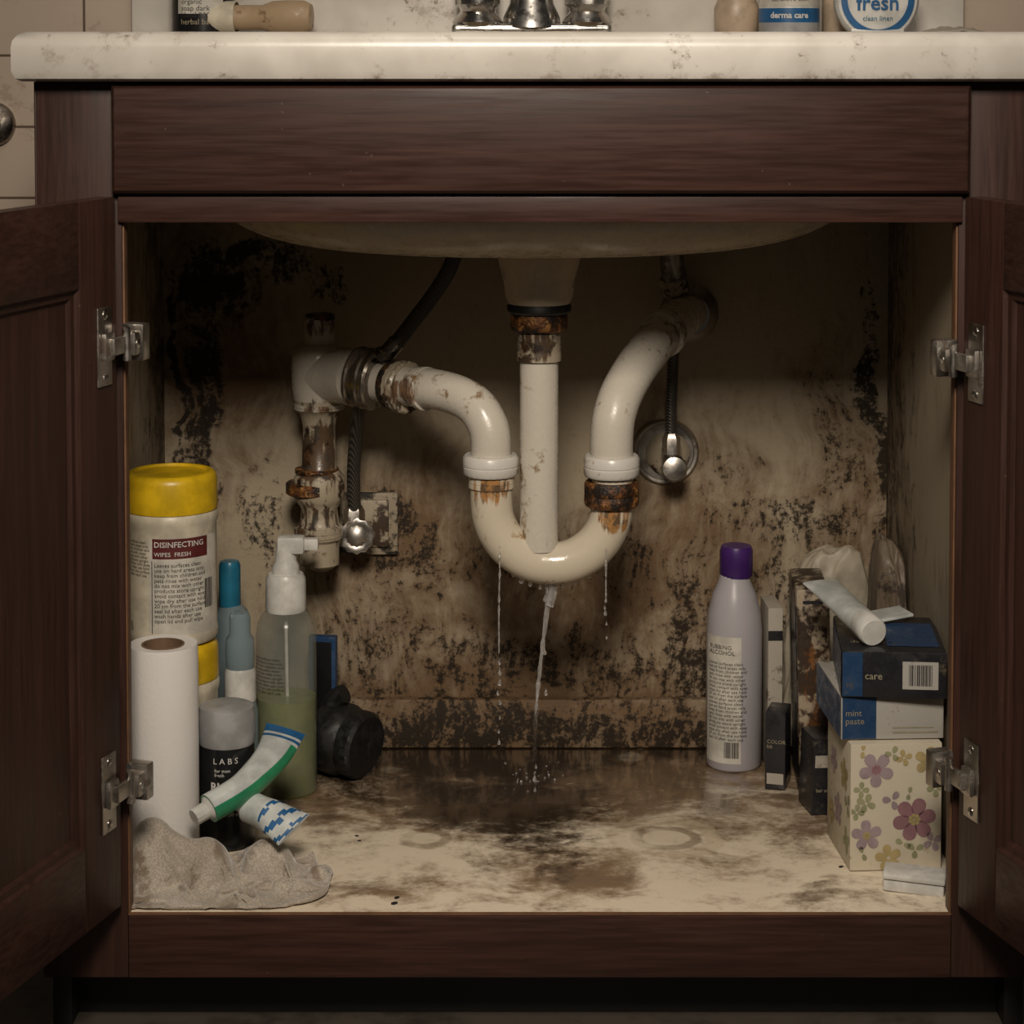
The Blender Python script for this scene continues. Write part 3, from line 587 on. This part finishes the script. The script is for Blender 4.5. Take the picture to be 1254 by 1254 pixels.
# ------------------------------------------------------------ toothpaste tubes
def ptube(pts,r,mats,matf,name,parts=[]):
    fl_=lambda s:(1+.45*max(0,(s-.3)/.7),max(.14,1-.9*max(0,(s-.45)/.55)))
    t=tube('tube_body',pts,r,mats,36,12,flat=fl_,matf=matf,upv=(0,-.6,.8))
    p0=Vector(pts[0]); d=(Vector(pts[0])-Vector(pts[1])).normalized()
    cap=lathe('screw_cap',p0,d,[(r*.9,-.001),(r*.55,.004),(r*.6,.005),(r*.55,.018),(0,.018)],WHITE,24,(lambda t:t>.004,.03))
    return group(name,[t,cap]+parts)
A=at(256,990,.100); B=at(298,964,.125); C_=at(332,928,.165); E=at(350,893,.205)
mt=mpp(B)
dirv=(E-A).normalized(); refv=Vector((0,-.6,.8)); refv=(refv-dirv*refv.dot(dirv)).normalized(); bv=dirv.cross(refv)
GS=1 if (bv.x*-.7+bv.z*.7)>0 else -1
def mf(s,k):
    if s>.80: return 3 if int(s*60)%3 else 1
    a=2*math.pi*k; return 0 if (math.cos(a)*.55+math.sin(a)*GS*.83)<.05 else 1
side=dirv.cross(Vector((0,1,0))).normalized()
if side.z<0: side=-side
pp=[]
P0=smoothpath([A,B,C_,E],10)
for body,s0,v,size,mat in (('FRESH MINT',.20,.05,.010,INK),('cavity protection 75 ml',.2,.50,.005,INK)):
    def mp(u,w,s0=s0,v=v):
        L=(E-A).length; s=min(.999,s0+u/L); q=s*(len(P0)-1); i=int(q); p=P0[i].lerp(P0[min(i+1,len(P0)-1)],q-i)
        hh=w/(15*mt)+v; return p+side*(15*mt*hh)+Vector((0,-1,0))*(15*mt*math.sqrt(max(.05,1-min(1,hh*hh)))+.0022)
    pp.append(text('label_text',body,size,mp,mat))
ptube([A,B,C_,E],18*mt,[GREEN,TUBEW,WHITE,BLUE],mf,'toothpaste_tube',pp)
A2=at(306,988,.125); E2=at(360,1016,.088); M2=at(332,1000,.108)
ptube([A2,M2,E2],19*mt,[TUBEW,BLUE],lambda s,k:1 if (s>.45 and int(s*13+k*7)%3==0) else 0,'toothpaste_tube')
# ------------------------------------------------------------ right-hand items
by=.43; c=at(899,850,by); r=34*mpp(c)
o=[vlathe('bottle_body',899,by,[(0,'F'),(32,'F'),(34,932),(34,770),(32,748),(26,725),(20,712),(18,703),(0,703)],[LAV]),vlathe('cap',901,by,[(0,705),(19,705),(20,702),(20,674),(18,668),(0,667)],PURP,rib=(lambda t:True,.012)),
  cylpatch('label',c,r,-1.35,.15,at(899,925,by).z,at(899,772,by).z,LABEL),text('label_text',FILL+FILL,.0050,cylmap(c,r,-1.15,at(899,806,by).z),INK),barcode('label_barcode',.016,.018,cylmap(c,r,-.45,at(899,918,by).z)),text('label_heading','RUBBING\nALCOHOL',.0068,cylmap(c,r,-1.1,at(899,787,by).z,.0009),INK)]
group('rubbing_alcohol_bottle',o)
def cart(name,px0,px1,ptop,yf,depth,mat,ang=0,base=None,extra=None,bev=.0012,tilt=0,ztop=None):
    a=at(px0,900,yf); b=at(px1,900,yf); w=b.x-a.x; z0=FZ+.001 if base is None else base; h=at((px0+px1)/2,ptop,yf).z-z0
    f=rotf(Vector((a.x,yf,z0)),ang,tilt); P=[boxf('carton',0,w,0,depth,0,h,mat,bev,f)]
    front=lambda u,v:f((u,-.0006,v)); topm=lambda u,v:f((u,v,h+.0006)); left=lambda u,v:f((-.0006,depth-u,v))
    if extra: P+=extra(w,h,depth,front,topm,left)
    group(name,P); return z0+h
cart('medicine_carton',940,958,745,.41,.06,DIRTYW,R(2),extra=lambda w,h,d,f,t,l:[quads('stripe',[(0,h*.1,w,h*.2),(0,h*.8,w,h*.86)],f,CARTBK)])
cart('hair_dye_carton',937,962,872,.345,.040,CARTBK,R(-16),extra=lambda w,h,d,f,t,l:[text('label_text','COLOR\nkit',.006,lambda u,v:f(u+.002,v+h*.6),GOLDT),quads('stripe',[(.002,.006,w-.002,.018)],f,DIRTYW)])
cart('water_damaged_book',980,1021,722,.320,.10,DIRTYBOX,R(-3),bev=.0045,tilt=R(-1.5),extra=lambda w,h,d,f,t,l:[quads('dark_cover',[(.006,.006,d-.006,h-.006)],l,CARTBK),quads('spine_rule',[(w*.2,h*.93,w*.8,h*.945)],f,CARTBK)])
cart('soap_carton',994,1030,905,.262,.045,CARTBK,R(10),tilt=R(2),extra=lambda w,h,d,f,t,l:[quads('band',[(.002,h*.62,w-.002,h*.78)],f,DIRTYW),text('label_text','bar soap',.0055,lambda u,v:f(u+.004,v+h*.3),GOLDT)])
def petals(w,h,mapr,lst):
    out=[]
    for (cx,cz,rad,mat,npt,rot) in lst:
        bm=bmesh.new()
        for i in range(npt):
            a=rot+2*math.pi*i/npt; L=[]
            for k in range(14):
                t=2*math.pi*k/14; u=rad*(.58+.46*math.cos(t)); v=rad*.33*math.sin(t)*(1+.25*math.cos(t))
                x=cx+u*math.cos(a)-v*math.sin(a); y=cz+u*math.sin(a)+v*math.cos(a)
                L.append(bm.verts.new(mapr(min(max(x,0.001),w-.001),min(max(y,.001),h-.001))))
            try: bm.faces.new(L)
            except ValueError: pass
        out.append(finish('printed_flower',bm,mat,smooth=False))
    return out
MAUVE=plain('print_mauve',(.30,.155,.175),.6); SAGE=plain('print_sage',(.30,.30,.17),.6); OCHRE=plain('print_ochre',(.42,.33,.15),.6); LILAC=plain('print_lilac',(.34,.26,.28),.6)
def fe(w,h,d,f,t,l):
    F1=lambda u,v:f(u,v); random.seed(11)
    fl1=[(w*.70,h*.40,.021,MAUVE,6,.2),(w*.28,h*.80,.017,LILAC,5,.9),(w*.18,h*.28,.015,LILAC,5,.4),(w*.85,h*.86,.014,OCHRE,5,.1),(w*.42,h*.10,.013,OCHRE,5,.5)]
    for i in range(60):
        u,v=random.uniform(.04,.96)*w,random.uniform(.04,.96)*h
        if all(math.hypot(u-q[0],v-q[1])>q[2]*.9+.004 for q in fl1): fl1.append((u,v,random.uniform(.006,.010),random.choice([SAGE,SAGE,OCHRE,LILAC]),random.choice([2,3,4]),random.uniform(0,6)))
    top_=petals(w,h,F1,fl1)
    ctr=petals(w,h,lambda u,v:f(u,v)+Vector((0,-.0004,0)),[(w*.70,h*.40,.006,OCHRE,7,0),(w*.28,h*.80,.005,MAUVE,7,0),(w*.18,h*.28,.004,OCHRE,7,0)])
    sd=petals(d,h,l,[(d*.75,h*.7,.016,OCHRE,5,.3),(d*.5,h*.35,.016,LILAC,5,.3),(d*.85,h*.2,.013,SAGE,4,.3),(d*.9,h*.5,.012,SAGE,3,.9),(d*.3,h*.7,.014,LILAC,5,1),(d*.2,h*.25,.013,OCHRE,5,1)])
    return top_+ctr+sd
zt1=cart('tissue_box',1042,1156,912,.105,.105,TISSUE,R(4),extra=fe,bev=.0015)
zt2=cart('toothpaste_carton',1030,1157,853,.116,.125,CARTW,R(3),base=zt1+.0012,extra=lambda w,h,d,f,t,l:[quads('blue_panel',[(0.001,.001,w*.34,h-.001)],f,NAVY),quads('blue_side',[(.001,.001,d-.001,h-.001)],l,NAVY),text('label_text','mint\npaste',.009,lambda u,v:f(u+.004,v+h*.55)+Vector((0,-.0004,0)),GOLDT),quads('line',[(w*.5,.006,w*.95,.0075),(w*.5,.011,w*.9,.012)],f,GOLDT)])
zt3=cart('toothpaste_carton',1030,1157,797,.112,.135,CARTBK,R(-5),base=zt2+.001,extra=lambda w,h,d,f,t,l:[quads('blue_side',[(.001,.001,d-.001,h-.001)],l,NAVY),quads('blue_panel',[(.001,.001,w*.2,h-.001)],f,NAVY),quads('white_panel',[(w*.58,h*.2,w*.92,h*.8)],f,CARTW),barcode('barcode',w*.22,h*.45,lambda u,v:f(u+w*.64,v+h*.28)+Vector((0,-.0004,0))),text('label_text','care',.010,lambda u,v:f(u+w*.22,v+h*.4),GOLDT),text('top_text','daily care',.011,lambda u,v:t(u+.01,v+.03),GOLDT),quads('top_panel',[(w*.45,.02,w*.95,d*.8)],t,NAVY)])
q0=at(1068,783,.13); q0.z=zt3+.0145; q1=at(1005,716,.25); q1.z=zt3+.034
dq=(q1-q0).normalized()
group('cream_tube',[tube('tube_body',[q0+dq*.02,q0.lerp(q1,.5),q1],.0145,TUBEW,24,8,flat=lambda s:(1+.4*s,max(.15,1-.8*s)),upv=(0,0,1)),lathe('flip_cap',q0-dq*.004,dq,[(0,0),(.013,0),(.0145,.002),(.0145,.026),(.0135,.028),(0,.028)],WHITE,28)])
c=at(1095,745,.20); f=rotf(Vector((c.x-.03,c.y,zt3+.0015)),R(15),R(-6)); boxf('folded_leaflet',0,.055,0,.035,0,.003,TUBEW,.0008,f)
f=rotf(Vector((at(1080,1062,.06).x,.055,FZ+.001)),R(-14),R(2)); group('soap_box',[boxf('base',0,.058,0,.032,0,.011,WHITE,.003,f),boxf('lid',-.001,.059,-.001,.033,.0115,.018,WHITE,.003,f)])
# crumpled bags
def bag(name,c,sx,sy_,sz,seed,mat,lean=0,xmin=-9):
    bm=bmesh.new(); bmesh.ops.create_icosphere(bm,subdivisions=6,radius=1)
    for v in bm.verts:
        p=v.co.copy(); o_=Vector((seed,seed*2,0)); n1=noise.noise(p*1.1+o_)*.20; n2=(abs(noise.noise(p*1.9+o_*2))-.15)*.22; n3=abs(noise.noise(Vector((p.x*5,p.y*5,p.z*1.6))+o_*3))*.10
        bx=(abs(p.x)**3.0+abs(p.y)**3.0+abs(p.z)**3.0)**(-1/3.0)
        k=bx*(1+n1-n2-n3); tp=1-.18*max(0,p.z); q=Vector((p.x*sx*k*tp+lean*p.z*sz,p.y*sy_*min(k,1.2),p.z*sz*(bx*(1+n1*.5)-abs(noise.noise(p*2.5+o_))*.12)))+Vector(c); q.z=max(q.z,FZ+.001); q.y=min(q.y,.484); q.x=max(min(q.x,.431),xmin); v.co=q
    return finish(name,bm,mat,60)
c=at(1014,790,.452); bag('plastic_bag',(c.x,.457,FZ+.124),.052,.024,.124,2.6,BAG,.10)
c=at(1092,760,.43); bag('plastic_bag',(c.x,.40,FZ+.125),.028,.05,.145,5.0,BAGD,-.10)
# debris
random.seed(4); bm=bmesh.new()
for px,py in ((1045,1055),(1030,1062),(1038,1058),(1072,1062),(483,1107),(486,1100),(440,1030),(437,1024)):
    p=fl(px,py); s=random.uniform(.0012,.003); mtx=Matrix.Translation(p+Vector((0,0,s*.3)))@Matrix.Rotation(random.random()*3,4,'Z')@Matrix.Diagonal((s*1.6,s,s*.6,1)); bmesh.ops.create_icosphere(bm,subdivisions=1,radius=1,matrix=mtx)
finish('floor_debris',bm,DARKM)
# ------------------------------------------------------------ items on the counter
def ctop(cx,Y,prof,name,mats,seg=40,rib=None):
    c=at(cx,20,Y); return lathe(name,(c.x,Y,zs_top+.0008),(0,0,1),prof,mats,seg,rib)
K_=mpp(at(600,30,.45))
Fc=[]; fy=.49; fcx=651
cF=at(fcx,30,fy)
Fc.append(boxf('base_plate',cF.x-99*K_,cF.x+99*K_,fy-.026,fy+.026,zs_top+.0005,zs_top+.013,CHROME,.006,seg=4))
for px in (585,719):
    Fc.append(ctop(px,fy,[(0,.010),(.028,.010),(.029,.014),(.025,.020),(.020,.026),(.021,.030),(.025,.034),(.026,.060),(.022,.068),(0,.070)],'handle',CHROME,24,(lambda t:.032<t<.062,.05)))
Fc.append(ctop(fcx,fy,[(0,.008),(.034,.008),(.032,.020),(.025,.035),(.021,.06),(.019,.10),(0,.105)],'spout_body',CHROME))
b=Vector((cF.x,fy,zs_top)); Fc.append(tube('spout',[b+Vector((0,0,.07)),b+Vector((0,-.01,.10)),b+Vector((0,-.05,.125)),b+Vector((0,-.10,.12)),b+Vector((0,-.125,.095))],.014,CHROME,20))
group('basin_faucet',Fc)
yy=.49
c=at(249,20,yy); r=39*K_
group('bath_oil_bottle',[ctop(249,yy,[(0,0),(r*.9,0),(r,.004),(r,.085),(r*.8,.10),(r*.4,.108),(r*.4,.13),(0,.13)],'bottle',BLACK),cylpatch('label',c,r,-.75,.8,zs_top+.024,zs_top+.08,LABEL),text('label_text','organic\nsoap dark\nblend 200ml',.0085,cylmap(c,r,-.6,zs_top+.035),INK),text('label_title','herbal bath',.009,cylmap(c,r,-.62,zs_top+.012),GOLDT)])
TAN=grimy('worn_tan_wood',(.40,.29,.18),(.18,.10,.05),.5,20,.5)
p=at(290,25,.47); p.z=zs_top+.020
group('bath_brush',[lathe('handle_knob',p,(1,-.12,0),[(0,-.03),(.017,-.028),(.018,-.01),(.014,0),(.014,.03),(.0185,.042),(.0195,.06),(.019,.078),(.015,.086),(0,.088)],TAN,32),lathe('bristle_collar',p,(1,-.12,0),[(.0175,-.029),(.0185,-.029),(.0185,0),(.0175,.0)],WIPE,32)])
SKIN=plain('beige_bottle',(.50,.39,.285),.4)
group('lotion_bottle',[ctop(902,.50,[(0,0),(.022,0),(.025,.004),(.026,.03),(.020,.045),(.012,.055),(.012,.08),(0,.08)],'bottle',SKIN)])
c=at(966,20,.47); r=37*mpp(c)
group('cream_jar',[ctop(966,.47,[(0,0),(r*.92,0),(r,.003),(r,.075),(r*.95,.08),(0,.08)],'jar',WHITE),cylpatch('label_blue',c,r,-1.5,1.5,zs_top+.014,zs_top+.030,BLUE,.0004),cylpatch('label_grey',c,r,-1.5,1.5,zs_top+.002,zs_top+.014,GREYC,.0004),cylpatch('label_top',c,r,-1.2,1.3,zs_top+.032,zs_top+.07,LABEL,.0004),text('label_text','derma care',.0095,cylmap(c,r,-.75,zs_top+.019,.0009),INKW,bold=.0003),text('label_text2','repair cream\nsensitive skin',.008,cylmap(c,r,-.7,zs_top+.045,.0009),INK)])
group('lotion_bottle',[ctop(1026,.515,[(0,0),(.016,0),(.018,.004),(.018,.05),(.010,.06),(.010,.08),(0,.08)],'bottle',SKIN)])
c=at(1073,2,.45); c.z=zs_top+.040
AF=[lathe('shell',c+Vector((0,.012,0)),(0,-1,0),[(0,-.01),(.040,-.008),(.046,0),(.048,.010),(.047,.018),(.044,.022),(0,.023)],WHITE,56),lathe('blue_ring',c+Vector((0,-.0108,0)),(0,-1,0),[(.041,0),(.041,.0008),(.034,.0012),(.034,0)],BLUE,56),
    text('label_text','fresh',.024,lambda u,v:Vector((c.x+u,c.y-.0125,c.z-.012+v)),BLUE,'CENTER',bold=.0004),text('label_text2','clean linen',.008,lambda u,v:Vector((c.x+u,c.y-.0125,c.z-.024+v)),TEAL,'CENTER'),
    boxf('foot',c.x-.03,c.x+.03,c.y-.012,c.y+.02,zs_top+.0005,zs_top+.008,WHITE,.003)]
group('air_freshener',AF)
bm=bmesh.new(); bmesh.ops.create_grid(bm,x_segments=40,y_segments=20,size=1); c=at(1168,30,.46)
for v in bm.verts: x,y=v.co.x,v.co.y; v.co=Vector((c.x+x*.040,.46+y*.025,zs_top+.002+.010*max(0,1-x*x-.5*y*y)*(.6+.6*abs(noise.noise(Vector((x*3,y*3,1)))))))
ob=finish('face_cloth',bm,DIRTYW,180); ob.modifiers.new('s','SOLIDIFY').thickness=.002
c=at(-8,152,.55)
group('towel_bar',[lathe('rosette',(c.x,.551,c.z),(0,-1,0),[(.026,0),(.026,.004),(.022,.009),(.011,.012),(.010,.05),(.014,.055),(.012,.066),(0,.068)],DULL,40),tube('bar',[(c.x,.49,c.z),(c.x-.2,.49,c.z),(c.x-.42,.49,c.z)],.008,CHROME,20),lathe('rosette_far',(c.x-.42,.551,c.z),(0,-1,0),[(.026,0),(.026,.004),(.022,.009),(.011,.012),(.010,.05),(.014,.055),(.012,.066),(0,.068)],DULL,40)])
# ------------------------------------------------------------ light
def area(name,loc,tgt,size,power,col,spread=180):
    l=bpy.data.lights.new(name,'AREA'); l.size=size; l.energy=power; l.color=col; l.spread=R(spread); o=bpy.data.objects.new(name,l); scene.collection.objects.link(o)
    o.location=loc; o.rotation_euler=(Vector(tgt)-Vector(loc)).to_track_quat('-Z','Y').to_euler(); return o
area('vanity_room_light',(-.02,-1.65,1.70),(0.04,.2,.40),.40,6.6,(1,.88,.74),75)
area('ceiling_light',(.08,-.45,2.3),(0.05,.10,.5),.5,4.2,(1,.90,.78))
w=bpy.data.worlds.new('world'); scene.world=w; w.use_nodes=True; bg=w.node_tree.nodes['Background']; bg.inputs[0].default_value=(.9,.82,.72,1); bg.inputs[1].default_value=.03
